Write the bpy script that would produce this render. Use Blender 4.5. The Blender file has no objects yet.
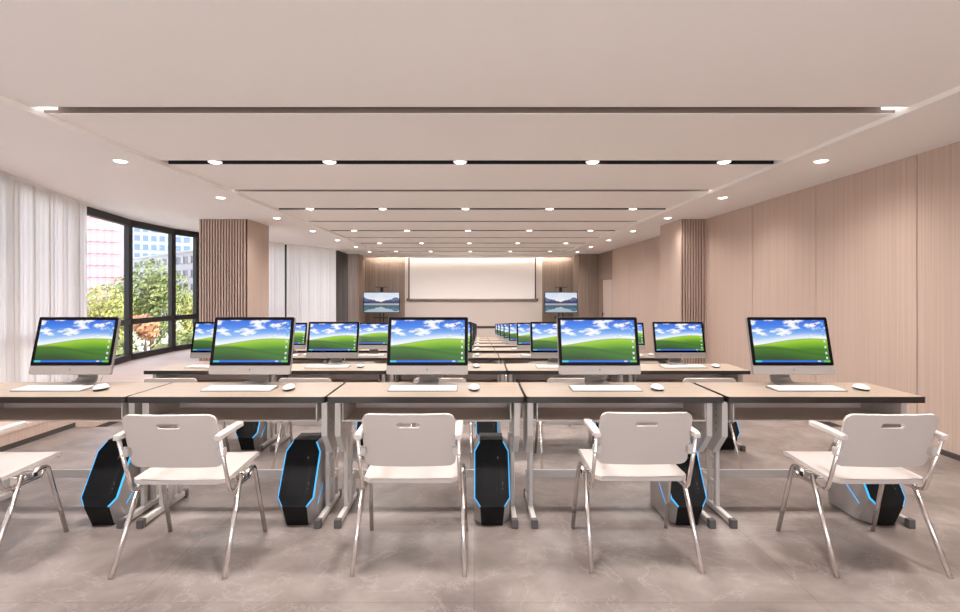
import bpy, bmesh, math, random
from mathutils import Vector, Matrix
random.seed(7)
S = bpy.context.scene
C = S.collection
EYE = 1.451            # eye height above the first tier of the floor
F, CX, CY = 517.0, 474.5, 290.0

# ------------------------------------------------------------------ materials
def lin(c):
    return tuple(((v / 255) / 12.92 if v / 255 <= .04045 else ((v / 255 + .055) / 1.055) ** 2.4) for v in c) + (1.0,)

def new_mat(name):
    m = bpy.data.materials.new(name); m.use_nodes = True
    nt = m.node_tree
    return m, nt, nt.nodes, nt.links, nt.nodes['Principled BSDF']

def plain(name, rgb, rough=.5, metal=0.0, spec=.5, emit=None, estr=0.0, noise=0.0):
    m, nt, N, L, b = new_mat(name)
    b.inputs['Base Color'].default_value = lin(rgb)
    b.inputs['Roughness'].default_value = rough
    b.inputs['Metallic'].default_value = metal
    b.inputs['Specular IOR Level'].default_value = spec
    if emit:
        b.inputs['Emission Color'].default_value = lin(emit)
        b.inputs['Emission Strength'].default_value = estr
    if noise:
        tc = N.new('ShaderNodeTexCoord'); nz = N.new('ShaderNodeTexNoise')
        nz.inputs['Scale'].default_value = 60
        L.new(tc.outputs['Object'], nz.inputs['Vector'])
        rmp = N.new('ShaderNodeMapRange')
        rmp.inputs['To Min'].default_value = rough - noise; rmp.inputs['To Max'].default_value = rough + noise
        L.new(nz.outputs['Fac'], rmp.inputs['Value']); L.new(rmp.outputs['Result'], b.inputs['Roughness'])
    return m

def ramp(N, stops, interp='LINEAR'):
    r = N.new('ShaderNodeValToRGB'); r.color_ramp.interpolation = interp
    e = r.color_ramp.elements
    while len(e) < len(stops): e.new(.5)
    for k, (p, c) in enumerate(stops):
        e[k].position = p; e[k].color = lin(c)
    return r

def wood(name, a, b_, scale, rough=.45, contrast=(.3, .7), spec=.4):
    m, nt, N, L, b = new_mat(name)
    tc = N.new('ShaderNodeTexCoord'); mp = N.new('ShaderNodeMapping')
    mp.inputs['Scale'].default_value = scale
    nz = N.new('ShaderNodeTexNoise'); nz.inputs['Scale'].default_value = 1.0; nz.inputs['Detail'].default_value = 5
    r = ramp(N, [(contrast[0], a), (contrast[1], b_)])
    L.new(tc.outputs['Object'], mp.inputs['Vector']); L.new(mp.outputs['Vector'], nz.inputs['Vector'])
    L.new(nz.outputs['Fac'], r.inputs['Fac']); L.new(r.outputs['Color'], b.inputs['Base Color'])
    b.inputs['Roughness'].default_value = rough; b.inputs['Specular IOR Level'].default_value = spec
    return m

def floor_mat():
    m, nt, N, L, b = new_mat('polished_marble')
    tc = N.new('ShaderNodeTexCoord')
    n1 = N.new('ShaderNodeTexNoise'); n1.inputs['Scale'].default_value = 2.4; n1.inputs['Detail'].default_value = 10; n1.inputs['Roughness'].default_value = .6; n1.inputs['Distortion'].default_value = .35
    n2 = N.new('ShaderNodeTexNoise'); n2.inputs['Scale'].default_value = 1.9; n2.inputs['Detail'].default_value = 9; n2.inputs['Distortion'].default_value = .5; n2.inputs['Roughness'].default_value = .65
    L.new(tc.outputs['Object'], n1.inputs['Vector']); L.new(tc.outputs['Object'], n2.inputs['Vector'])
    r1 = ramp(N, [(.32, (110, 99, 94)), (.5, (134, 122, 116)), (.68, (156, 144, 138))])
    L.new(n1.outputs['Fac'], r1.inputs['Fac'])
    # thin pale veins where the second noise crosses its middle
    sub = N.new('ShaderNodeMath'); sub.operation = 'SUBTRACT'; sub.inputs[1].default_value = .5
    ab = N.new('ShaderNodeMath'); ab.operation = 'ABSOLUTE'
    mr = N.new('ShaderNodeMapRange'); mr.inputs['From Min'].default_value = 0; mr.inputs['From Max'].default_value = .012
    mr.inputs['To Min'].default_value = .20; mr.inputs['To Max'].default_value = 0
    L.new(n2.outputs['Fac'], sub.inputs[0]); L.new(sub.outputs[0], ab.inputs[0]); L.new(ab.outputs[0], mr.inputs['Value'])
    mx = N.new('ShaderNodeMixRGB'); mx.inputs['Color2'].default_value = lin((198, 188, 182))
    L.new(mr.outputs['Result'], mx.inputs['Fac']); L.new(r1.outputs['Color'], mx.inputs['Color1'])
    # joints between the slabs
    br = N.new('ShaderNodeTexBrick'); br.offset = 0.0
    br.inputs['Scale'].default_value = 1.0; br.inputs['Mortar Size'].default_value = .004
    br.inputs['Brick Width'].default_value = 1.6; br.inputs['Row Height'].default_value = .8
    br.inputs['Color1'].default_value = (1, 1, 1, 1); br.inputs['Color2'].default_value = (.94, .94, .94, 1); br.inputs['Mortar'].default_value = (.82, .80, .79, 1)
    L.new(tc.outputs['Object'], br.inputs['Vector'])
    ml = N.new('ShaderNodeMixRGB'); ml.blend_type = 'MULTIPLY'; ml.inputs['Fac'].default_value = 1
    L.new(mx.outputs['Color'], ml.inputs['Color1']); L.new(br.outputs['Color'], ml.inputs['Color2'])
    L.new(ml.outputs['Color'], b.inputs['Base Color'])
    b.inputs['Roughness'].default_value = .34; b.inputs['Specular IOR Level'].default_value = .38
    return m

def curtain_mat(name, rgb, transl):
    m, nt, N, L, b = new_mat(name)
    tr = N.new('ShaderNodeBsdfTranslucent'); tr.inputs['Color'].default_value = lin(rgb)
    mx = N.new('ShaderNodeMixShader'); mx.inputs['Fac'].default_value = transl
    b.inputs['Base Color'].default_value = lin(rgb); b.inputs['Roughness'].default_value = .9; b.inputs['Specular IOR Level'].default_value = .1
    out = N['Material Output']
    L.new(b.outputs[0], mx.inputs[1]); L.new(tr.outputs[0], mx.inputs[2]); L.new(mx.outputs[0], out.inputs['Surface'])
    return m

def glass_mat():
    m, nt, N, L, b = new_mat('window_glass')
    t = N.new('ShaderNodeBsdfTransparent'); t.inputs['Color'].default_value = (.96, .98, .97, 1)
    g = N.new('ShaderNodeBsdfGlossy'); g.inputs['Roughness'].default_value = .02
    fr = N.new('ShaderNodeFresnel'); fr.inputs['IOR'].default_value = 1.25
    mx = N.new('ShaderNodeMixShader')
    L.new(fr.outputs[0], mx.inputs['Fac']); L.new(t.outputs[0], mx.inputs[1]); L.new(g.outputs[0], mx.inputs[2])
    L.new(mx.outputs[0], N['Material Output'].inputs['Surface'])
    return m

def mth(N, L, op, a, b=None, clamp=False):
    n = N.new('ShaderNodeMath'); n.operation = op; n.use_clamp = clamp
    for i, v in enumerate((a, b)):
        if v is None: continue
        if isinstance(v, (int, float)): n.inputs[i].default_value = v
        else: L.new(v, n.inputs[i])
    return n.outputs[0]

def mixc(N, L, f, a, b):
    n = N.new('ShaderNodeMixRGB')
    if isinstance(f, (int, float)): n.inputs['Fac'].default_value = f
    else: L.new(f, n.inputs['Fac'])
    for k, v in (('Color1', a), ('Color2', b)):
        if isinstance(v, tuple): n.inputs[k].default_value = v
        else: L.new(v, n.inputs[k])
    return n.outputs[0]

def screen_base(name, strength):
    m, nt, N, L, b = new_mat(name)
    tc = N.new('ShaderNodeTexCoord'); sp = N.new('ShaderNodeSeparateXYZ')
    L.new(tc.outputs['UV'], sp.inputs[0])
    b.inputs['Base Color'].default_value = (.01, .01, .01, 1); b.inputs['Roughness'].default_value = .25
    b.inputs['Emission Strength'].default_value = strength
    return m, N, L, b, tc, sp.outputs[0], sp.outputs[1]

def noise2(N, L, vec, sx, sy, detail=4, off=0.0):
    mp = N.new('ShaderNodeMapping'); mp.inputs['Scale'].default_value = (sx, sy, 1); mp.inputs['Location'].default_value = (off, off * .7, off * 1.3)
    nz = N.new('ShaderNodeTexNoise'); nz.inputs['Scale'].default_value = 1; nz.inputs['Detail'].default_value = detail
    L.new(vec, mp.inputs['Vector']); L.new(mp.outputs[0], nz.inputs['Vector'])
    return nz.outputs['Fac']

def smooth(N, L, v, a, b):
    n = N.new('ShaderNodeMapRange'); n.interpolation_type = 'SMOOTHSTEP'
    n.inputs['From Min'].default_value = a; n.inputs['From Max'].default_value = b
    L.new(v, n.inputs['Value']); return n.outputs['Result']

def meadow_mat():
    m, N, L, b, tc, u, v = screen_base('meadow_picture', .95)
    uv = tc.outputs['UV']
    # two overlapping rolling slopes
    ha = mth(N, L, 'ADD', .46, mth(N, L, 'MULTIPLY', .10, mth(N, L, 'SINE', mth(N, L, 'SUBTRACT', mth(N, L, 'MULTIPLY', u, 2.9), .75))))
    hb = mth(N, L, 'ADD', .30, mth(N, L, 'MULTIPLY', .10, mth(N, L, 'SINE', mth(N, L, 'ADD', mth(N, L, 'MULTIPLY', u, 3.4), 1.1))))
    sky = ramp(N, [(0, (214, 230, 250)), (.3, (150, 195, 247)), (.7, (60, 135, 236)), (1, (30, 100, 222))])
    L.new(mth(N, L, 'DIVIDE', mth(N, L, 'SUBTRACT', v, .42), .58), sky.inputs['Fac'])
    cl = noise2(N, L, uv, 3.4, 5.6, 6, 3.3)
    cl2 = noise2(N, L, uv, 11, 16, 4, 7.1)
    cs = mth(N, L, 'ADD', mth(N, L, 'MULTIPLY', cl, .8), mth(N, L, 'MULTIPLY', cl2, .2))
    cf = smooth(N, L, cs, .50, .575)
    low = smooth(N, L, mth(N, L, 'SUBTRACT', mth(N, L, 'ADD', ha, .10), v), -.06, .08)
    cf = mth(N, L, 'MAXIMUM', cf, mth(N, L, 'MULTIPLY', low, .75))
    skyc = mixc(N, L, cf, sky.outputs['Color'], lin((250, 252, 255)))
    g1 = ramp(N, [(0, (120, 180, 44)), (.10, (172, 216, 50)), (.42, (140, 200, 22)), (1, (64, 132, 14))])
    L.new(mth(N, L, 'MULTIPLY', mth(N, L, 'SUBTRACT', ha, v), 4.0), g1.inputs['Fac'])
    g2 = ramp(N, [(0, (40, 92, 14)), (.3, (62, 120, 18)), (1, (28, 72, 10))])
    L.new(mth(N, L, 'MULTIPLY', mth(N, L, 'SUBTRACT', hb, v), 3.5), g2.inputs['Fac'])
    inb = smooth(N, L, mth(N, L, 'SUBTRACT', hb, v), -.02, .06)
    gr = mixc(N, L, inb, g1.outputs['Color'], g2.outputs['Color'])
    gn = noise2(N, L, uv, 40, 90, 3, 1.0)
    gr = mixc(N, L, mth(N, L, 'MULTIPLY', gn, .22), gr, lin((30, 70, 10)))
    ing = smooth(N, L, mth(N, L, 'SUBTRACT', ha, v), -.004, .004)
    L.new(mixc(N, L, ing, skyc, gr), b.inputs['Emission Color'])
    return m

def lake_mat():
    m, N, L, b, tc, u, v = screen_base('lake_picture', .95)
    uv = tc.outputs['UV']
    # mirror the upper half for the water
    d = mth(N, L, 'ABSOLUTE', mth(N, L, 'SUBTRACT', v, .40))
    mp = N.new('ShaderNodeCombineXYZ'); L.new(u, mp.inputs[0])
    n1 = noise2(N, L, mp.outputs[0], 5.5, 1, 5, 2.0)
    n2 = noise2(N, L, mp.outputs[0], 9, 1, 6, 9.0)
    side = mth(N, L, 'MULTIPLY', mth(N, L, 'ABSOLUTE', mth(N, L, 'SUBTRACT', u, .5)), .30)
    h1 = mth(N, L, 'ADD', side, mth(N, L, 'MULTIPLY', n1, .38))
    h2 = mth(N, L, 'ADD', mth(N, L, 'MULTIPLY', side, .5), mth(N, L, 'MULTIPLY', n2, .24))
    sky = ramp(N, [(0, (250, 246, 244)), (.6, (214, 226, 242)), (1, (120, 170, 225))])
    cn = noise2(N, L, uv, 3, 5, 5, 4.0)
    L.new(mth(N, L, 'ADD', mth(N, L, 'MULTIPLY', d, 1.1), mth(N, L, 'MULTIPLY', mth(N, L, 'SUBTRACT', cn, .5), .9)), sky.inputs['Fac'])
    f1 = smooth(N, L, mth(N, L, 'SUBTRACT', h1, d), -.005, .005)
    f2 = smooth(N, L, mth(N, L, 'SUBTRACT', h2, d), -.005, .005)
    c = mixc(N, L, f1, sky.outputs['Color'], lin((92, 108, 150)))
    c = mixc(N, L, f2, c, lin((52, 66, 104)))
    bank = smooth(N, L, mth(N, L, 'SUBTRACT', .045, d), -.004, .004)
    c = mixc(N, L, bank, c, lin((196, 176, 178)))
    water = smooth(N, L, mth(N, L, 'SUBTRACT', .39, v), -.004, .004)
    c = mixc(N, L, mth(N, L, 'MULTIPLY', water, .5), c, lin((60, 120, 128)))
    L.new(c, b.inputs['Emission Color'])
    return m

M = dict(
    ceiling=plain('ceiling_paint', (248, 242, 239), .75, spec=.2),
    soffit=plain('soffit_paint', (246, 241, 238), .75, spec=.2),
    slot_black=plain('black_slot', (16, 14, 13), .7),
    slot_grey=plain('grey_slot', (132, 116, 108), .7),
    led_white=plain('linear_light', (255, 255, 255), .5, emit=(255, 252, 248), estr=1.6),
    floor=floor_mat(),
    panel=wood('vertical_grain_panel', (181, 158, 144), (198, 174, 159), (55, 55, .45), .42, (.25, .75), .35),
    panel_dark=wood('brown_grain_panel', (128, 110, 99), (149, 130, 118), (30, 30, .5), .45, (.34, .66), .35),
    groove=plain('dark_groove', (48, 38, 33), .8),
    slat=wood('slat_wood', (176, 151, 137), (198, 172, 158), (30, 30, .6), .5),
    ledge=wood('pale_ledge_wood', (206, 180, 163), (220, 195, 178), (2.5, 30, 30), .5),
    white_wall=plain('white_wall', (208, 195, 187), .7, spec=.2, noise=.05),
    dark_trim=plain('dark_trim', (66, 58, 54), .5),
    frame=plain('window_frame', (40, 36, 34), .5, spec=.3),
    curtain=curtain_mat('sheer_curtain', (246, 241, 239), .34),
    curtain_dark=curtain_mat('dark_curtain', (96, 89, 86), .1),
    glass=glass_mat(),
    desk_top=wood('pale_desk_wood', (158, 140, 123), (172, 154, 136), (1.6, 26, 26), .35, (.3, .7), .4),
    desk_edge=plain('black_edge', (31, 25, 23), .35, noise=.05),
    metal_grey=plain('grey_metal', (204, 196, 190), .42, .15, noise=.05),
    tray=plain('tray_metal', (216, 199, 189), .5, .1),
    cap=plain('foot_cap', (84, 78, 76), .5),
    chair=plain('white_plastic', (202, 191, 185), .32, spec=.5, noise=.04),
    chrome=plain('chrome', (238, 232, 228), .22, 1.0),
    black=plain('black_plastic', (18, 18, 19), .4),
    screen_black=plain('black_glass', (16, 12, 16), .2, spec=.15),
    alu=plain('brushed_aluminium', (140, 131, 126), .45, .1, noise=.05),
    key=plain('white_keys', (240, 238, 236), .45),
    mouse_dark=plain('dark_base', (40, 36, 35), .4),
    logo_dark=plain('dark_mark', (92, 85, 82), .4),
    meadow=meadow_mat(),
    taskbar=plain('taskbar_blue', (10, 10, 10), .3, emit=(32, 110, 225), estr=.95),
    task_cyan=plain('taskbar_cyan', (10, 10, 10), .3, emit=(70, 200, 225), estr=.95),
    task_green=plain('taskbar_green', (10, 10, 10), .3, emit=(90, 200, 80), estr=.95),
    icon_white=plain('icon_white', (10, 10, 10), .3, emit=(235, 240, 245), estr=.9),
    icon_red=plain('icon_red', (10, 10, 10), .3, emit=(190, 130, 130), estr=.9),
    icon_blue=plain('icon_blue', (10, 10, 10), .3, emit=(110, 190, 235), estr=.9),
    lake=lake_mat(),
    tower_silver=plain('silver_shell', (176, 168, 164), .35, .5, noise=.05),
    tower_black=plain('black_face', (8, 8, 9), .5, spec=.2, noise=.1),
    tower_base=plain('black_base', (15, 14, 14), .55, spec=.22),
    glow=plain('blue_glow', (20, 60, 90), .4, emit=(45, 175, 245), estr=1.5),
    lamp_ring=plain('lamp_ring', (245, 240, 236), .4),
    lamp_lens=plain('lamp_lens', (255, 255, 255), .4, emit=(255, 248, 240), estr=7.0),
    screen_cloth=plain('projection_cloth', (234, 227, 223), .85, spec=.1),
    steel=plain('dark_steel', (54, 50, 48), .4, .4),
    door=plain('door_leaf', (188, 169, 158), .5),
    ground=plain('pale_bounce_ground', (214, 208, 196), .9, noise=.02),  # ground made pale so it bounces light up to the ceiling
    brick_red=plain('pink_render', (178, 138, 142), .8), render_white=plain('white_render', (172, 172, 174), .8),
    pale_blue=plain('pale_blue_facade', (148, 160, 174), .5), win_blue=plain('blue_glazing', (98, 114, 140), .4), win_dark=plain('dark_glazing', (66, 72, 86), .4),
    bark=plain('bark', (96, 78, 62), .9),
)
def leaf_mat(name, a, b_):
    m, nt, N, L, b = new_mat(name)
    tc = N.new('ShaderNodeTexCoord'); nz = N.new('ShaderNodeTexNoise'); nz.inputs['Scale'].default_value = 2.2; nz.inputs['Detail'].default_value = 4
    r = ramp(N, [(.35, a), (.65, b_)])
    L.new(tc.outputs['Object'], nz.inputs['Vector']); L.new(nz.outputs['Fac'], r.inputs['Fac']); L.new(r.outputs['Color'], b.inputs['Base Color'])
    b.inputs['Roughness'].default_value = .6
    return m
M['leaf_green'] = leaf_mat('green_leaves', (80, 96, 44), (146, 150, 84))
M['leaf_yellow'] = leaf_mat('yellow_leaves', (134, 136, 58), (186, 182, 104))
M['leaf_orange'] = leaf_mat('orange_leaves', (178, 112, 76), (200, 160, 116))

# ------------------------------------------------------------------ mesh helpers
class MB:
    """collects shapes into one mesh"""
    def __init__(s): s.bm = bmesh.new(); s.mats = []
    def mi(s, m):
        m = M[m] if isinstance(m, str) else m
        if m not in s.mats: s.mats.append(m)
        return s.mats.index(m)
    def box(s, x0, x1, y0, y1, z0, z1, m, bev=0.0, seg=2):
        b = bmesh.new(); bmesh.ops.create_cube(b, size=1)
        for v in b.verts:
            v.co = ((x0 + x1) / 2 + v.co.x * (x1 - x0), (y0 + y1) / 2 + v.co.y * (y1 - y0), (z0 + z1) / 2 + v.co.z * (z1 - z0))
        if bev: bmesh.ops.bevel(b, geom=b.edges[:], offset=bev, segments=seg, affect='EDGES', profile=.5)
        s.add(b, m)
    def add(s, b, m, smooth_=False):
        i = s.mi(m); mp = {}
        for v in b.verts: mp[v] = s.bm.verts.new(v.co)
        for f in b.faces:
            try:
                g = s.bm.faces.new([mp[v] for v in f.verts]); g.material_index = i; g.smooth = smooth_ or f.smooth
            except ValueError: pass
        b.free()
    def poly(s, pts, m):
        f = s.bm.faces.new([s.bm.verts.new(p) for p in pts]); f.material_index = s.mi(m); return f
    def prism(s, pts, z0, z1, m, bev=0.0):
        b = bmesh.new(); f = b.faces.new([b.verts.new((x, y, z0)) for x, y in pts])
        r = bmesh.ops.extrude_face_region(b, geom=[f])
        for v in [g for g in r['geom'] if isinstance(g, bmesh.types.BMVert)]: v.co.z = z1
        bmesh.ops.recalc_face_normals(b, faces=b.faces[:])
        if bev: bmesh.ops.bevel(b, geom=[e for e in b.edges if len(e.link_faces) == 2 and e.calc_face_angle(0) > 1.0], offset=bev, segments=2, affect='EDGES', profile=.5)
        s.add(b, m)
    def tube(s, pts, r, m, n=10, cap=True):
        pts = [Vector(p) for p in pts]; b = bmesh.new(); rings = []
        up = Vector((1, 0, 0))
        for k, p in enumerate(pts):
            t = (pts[min(k + 1, len(pts) - 1)] - pts[max(k - 1, 0)]).normalized()
            a = up - t * up.dot(t)
            if a.length < 1e-3: a = Vector((0, 0, 1)) - t * t.z
            a.normalize(); c = t.cross(a)
            rr = r[k] if isinstance(r, (list, tuple)) else r
            rings.append([b.verts.new(p + (a * math.cos(q * 2 * math.pi / n) + c * math.sin(q * 2 * math.pi / n)) * rr) for q in range(n)])
        for A, B in zip(rings, rings[1:]):
            for q in range(n):
                f = b.faces.new([A[q], A[(q + 1) % n], B[(q + 1) % n], B[q]]); f.smooth = True
        if cap:
            b.faces.new(rings[0][::-1]); b.faces.new(rings[-1])
        bmesh.ops.recalc_face_normals(b, faces=b.faces[:])
        s.add(b, m)
    def lathe(s, prof, m, n=20, centre=(0, 0, 0)):
        b = bmesh.new(); rings = []
        for r, z in prof:
            rings.append([b.verts.new((centre[0] + r * math.cos(q * 2 * math.pi / n), centre[1] + r * math.sin(q * 2 * math.pi / n), centre[2] + z)) for q in range(n)] if r > 1e-6 else [b.verts.new((centre[0], centre[1], centre[2] + z))])
        for A, B in zip(rings, rings[1:]):
            for q in range(n):
                a = A if len(A) == 1 else [A[q], A[(q + 1) % n]]
                c = B if len(B) == 1 else [B[(q + 1) % n], B[q]]
                if len(a) + len(c) > 2:
                    f = b.faces.new(a + c); f.smooth = True
        bmesh.ops.recalc_face_normals(b, faces=b.faces[:])
        s.add(b, m)
    def hull(s, pts, m, bev=0.0):
        b = bmesh.new()
        for p in pts: b.verts.new(p)
        r = bmesh.ops.convex_hull(b, input=b.verts[:])
        bmesh.ops.dissolve_limit(b, angle_limit=.02, verts=b.verts[:], edges=b.edges[:])
        bmesh.ops.recalc_face_normals(b, faces=b.faces[:])
        if bev: bmesh.ops.bevel(b, geom=b.edges[:], offset=bev, segments=2, affect='EDGES', profile=.5)
        s.add(b, m)
    def build(s, name, parent=None, kind=None, label=None, loc=None):
        me = bpy.data.meshes.new(name); s.bm.to_mesh(me); s.bm.free()
        for m in s.mats: me.materials.append(m)
        o = bpy.data.objects.new(name, me); C.objects.link(o)
        if parent: o.parent = parent
        if kind: o['kind'] = kind
        if label: o['label'] = label
        if loc: o.location = loc
        return o

def thing(name, loc=(0, 0, 0), label=None, cat=None, group=None):
    o = bpy.data.objects.new(name, None); C.objects.link(o); o.location = loc; o.empty_display_size = .1
    return tag(o, label, cat, group)
def tag(o, label=None, cat=None, group=None):
    if label: o['label'] = label
    if cat: o['category'] = cat
    if group: o['group'] = group
    return o
def copy_tree(o, loc, label=None, skip=()):
    r = o.copy(); C.objects.link(r); r.location = loc
    if label: r['label'] = label
    def kids(src, dst):
        for ch in list(src.children):
            if ch.name.split('.')[0] in skip: continue
            c = ch.copy(); C.objects.link(c); c.parent = dst
            kids(ch, c)
    kids(o, r)
    return r

def rounded_rect(x0, x1, y0, y1, r, n=5):
    pts = []
    for cx, cy, a in ((x1 - r, y1 - r, 0), (x0 + r, y1 - r, 90), (x0 + r, y0 + r, 180), (x1 - r, y0 + r, 270)):
        for k in range(n + 1):
            t = math.radians(a + 90 * k / n); pts.append((cx + r * math.cos(t), cy + r * math.sin(t)))
    return pts

# ------------------------------------------------------------------ layout numbers
ROWS, PITCH, Y0 = 8, 2.0, 3.10
def drop(k): return 0.0 if k == 0 else .02 + .135 * k
def drift(k): return .0174 * k
COLX = [-2.693 + 1.2 * c for c in range(5)]
COLX = [x - .001 for x in COLX]
ZS, ZC = EYE + 1.40, EYE + 1.43        # side soffit, middle ceiling
XR, XR2 = 4.57, 4.80                   # panelled wall before / after the pilaster
YB = 21.3                              # end wall
ORD = ['first', 'second', 'third', 'fourth', 'fifth', 'sixth', 'seventh', 'eighth', 'ninth', 'tenth']

# ------------------------------------------------------------------ shell
def tier_edges():
    e = [-3.0] + [Y0 + PITCH * k + .97 for k in range(ROWS - 1)] + [YB + .3]
    return [(e[k], e[k + 1], -drop(k)) for k in range(ROWS)]
fl = MB()
for k, (a, b_, z) in enumerate(tier_edges()):
    fl.box(-9.0, 5.2, a, b_, z - .45, z, 'floor')
fl.build('floor', kind='structure')

curve = [(-4.9, -3.0), (-5.0, 2.5), (-5.35, 4.6), (-5.75, 6.24), (-6.57, 8.72), (-6.89, 10.28), (-6.92, 11.77), (-6.62, 13.0), (-6.2, 14.6), (-5.75, 16.4), (-5.30, 18.2), (-5.1, 20.1)]
# middle ceiling with its slots
cm = MB()
XM = 3.40
XLL, XRR = -3.49, 3.41
slots = [4.04 + 1.665 * k for k in range(10)]
ys = [-3.0, -.955, -.825, .71, .865, 2.375, 2.505]
for k, y in enumerate(slots): ys += [y, y + (.155 if k % 2 == 0 else .19)]
ys.append(21.0)
for y_, w_ in ((-.955, .13), (.71, .155), (2.375, .13)): cm.box(XLL, XRR, y_, y_ + w_, ZC + .05, ZC + .2, 'slot_black')
for k in range(0, len(ys), 2): cm.box(XLL, XRR, ys[k], ys[k + 1], ZC, ZC + .2, 'ceiling')
for k, y in enumerate(slots):
    w = .155 if k % 2 == 0 else .19
    m = 'slot_grey' if k % 2 == 0 else 'slot_black'
    # side cheeks (thin liners) and lid
    cm.box(XLL, XRR, y + w - .004, y + w - .001, ZC + .004, ZC + .2, m)
    cm.box(XLL, XRR, y + .001, y + .004, ZC + .004, ZC + .2, m)
    cm.box(XLL, XRR, y, y + w, ZC + (.12 if k % 2 == 0 else .05), ZC + .2, m)
    if k % 2 == 0:
        for a, b_ in ((XLL, XLL + .115), (XRR - .115, XRR)):
            cm.box(a, b_, y + .006, y + w - .006, ZC + .03, ZC + .12, 'led_white')
cm.build('ceiling', kind='structure')
sf = MB()
sf.prism([(XLL, -3.0), (XLL, 21.0), (-5.2, 21.0)] + [(x - .06, y) for x, y in curve[::-1]], ZS, ZS + .25, 'soffit')
sf.box(XRR, 5.2, -3.0, 21.0, ZS, ZS + .25, 'soffit')
sf.build('ceiling', kind='structure')
tr = MB()      # thin pale bead along the step between soffit and middle ceiling
for s in (-1, 1):
    a, b_ = (XLL, XLL + .02) if s < 0 else (XRR - .02, XRR)
    tr.box(a, b_, -3.0, 20.9, ZS - .012, ZC, 'lamp_ring')
tr.build('trim_1', kind='structure')
rf = MB()      # slab above, and the fascia that hides the cove lamp
rf.prism([(5.2, -3.0), (5.2, YB + .3), (-5.3, YB + .3)] + [(x - .06, y) for x, y in curve[::-1]], ZC + .2, ZC + .45, 'soffit')
rf.build('ceiling', kind='structure')
fa = MB(); fa.box(-4.5, 4.06, 20.93, 21.0, EYE + 1.315, ZC + .2, 'ceiling'); fa.build('trim_2', kind='structure')

ZLOW = -1.3
def seam_wall(name, x, ya, yb, seams, mat, zt=ZS, side=1):
    w = MB()
    e = [ya] + [s for s in seams if ya < s < yb] + [yb]
    w.box(*(sorted((x + side * .012, x + side * .15))), ya, yb, ZLOW, zt + .2, 'groove')
    for a, b_ in zip(e, e[1:]):
        w.box(*(sorted((x, x + side * .012))), a + .006, b_ - .006, ZLOW, zt + .1, mat)
    return w.build(name, kind='structure')
seam_wall('wall_right', XR, -3.0, 11.3, [-2.56 + 1.58 * k for k in range(10)], 'panel')
seam_wall('wall_right', XR2, 11.3, 18.0, [12.9, 14.5, 16.1], 'panel')
wr = MB()      # recessed bay with the door, brown panelling over and beside it
DZ0, DZ1 = -drop(7), EYE + .40
wr.box(XR2 + .03, XR2 + .2, 18.0, 20.1, DZ1, ZS + .2, 'panel_dark')
wr.box(XR2 + .03, XR2 + .2, 19.55, 20.1, ZLOW, DZ1, 'panel_dark')
wr.box(XR2 + .03, XR2 + .2, 18.0, 18.15, ZLOW, DZ1, 'panel_dark')
wr.box(XR2 + .15, XR2 + .2, 18.1, 19.6, ZLOW, DZ1, 'groove')
wr.build('wall_right', kind='structure')
d = MB(); d.box(XR2 + .05, XR2 + .10, 18.17, 19.53, DZ0, DZ1 - .02, 'door', .004); door = d.build('door_1', kind='structure')
h = MB(); h.box(XR2 - .03, XR2 + .0, 19.3, 19.34, -.15, .62, 'black', .006)
for z in (-.1, .55): h.box(XR2 - .03, XR2 + .055, 19.31, 19.33, z, z + .02, 'black')
h.build('door_handle', parent=door)

def base_right(name, x, ya, yb, side):
    b = MB()
    for a, c, z in tier_edges():
        a2, c2 = max(a, ya), min(c, yb)
        if c2 > a2: b.box(*sorted((x, x - side * .015)), a2, c2, z, z + .05, 'dark_trim')
    return b.build(name, kind='structure')
base_right('baseboard_right', XR, -3.0, 10.2, 1)
base_right('baseboard_right', XR2, 11.3, 18.0, 1)

def slatted(name, x0, x1, y0, y1, zb, plain_side):
    """square pillar: vertical slats on its face towards the viewer, plain panelling on the inner side"""
    p = MB()
    p.box(x0 + .005, x1 - .005, y0 + .03, y1, zb, ZS + .05, 'panel')
    n = int((x1 - x0) / .052)
    p.box(x0 + .004, x1 - .004, y0 + .02, y0 + .03, zb, ZS + .05, 'groove')
    st = (x1 - x0) / n
    for k in range(n): p.box(x0 + k * st, x0 + k * st + st * .48, y0 - .022, y0 + .022, zb, ZS + .05, 'slat')
    return p.build(name, kind='structure')
slatted('pillar', -5.42, -4.49, 10.2, 11.3, -.6, 1)
slatted('pillar', 4.06, XR + .02, 10.2, 11.3, -.6, -1)
for x0, x1 in ((-4.96, -4.51), (4.06, 4.84)):
    p = MB(); p.box(x0, x1, 20.1, YB, ZLOW, ZS + .1, 'panel_dark', .004); p.build('pillar', kind='structure')

# end wall: brown wood either side of a white bay
wb = MB()
xa, xb = (405 - CX) * YB / F, (542 - CX) * YB / F
wb.box(xa, xb, YB - .03, YB + .2, ZLOW, ZC + .2, 'white_wall')
for a, c in ((-5.2, xa), (xb, 5.2)):
    wb.box(a, c, YB, YB + .2, ZLOW, ZC + .2, 'groove')
    n = max(1, round((c - a) / .62)); st = (c - a) / n
    for k in range(n): wb.box(a + k * st + .002, a + (k + 1) * st - .002, YB - .015, YB, ZLOW, ZC + .2, 'panel_dark')
wb.build('wall_back', kind='structure')
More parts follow.
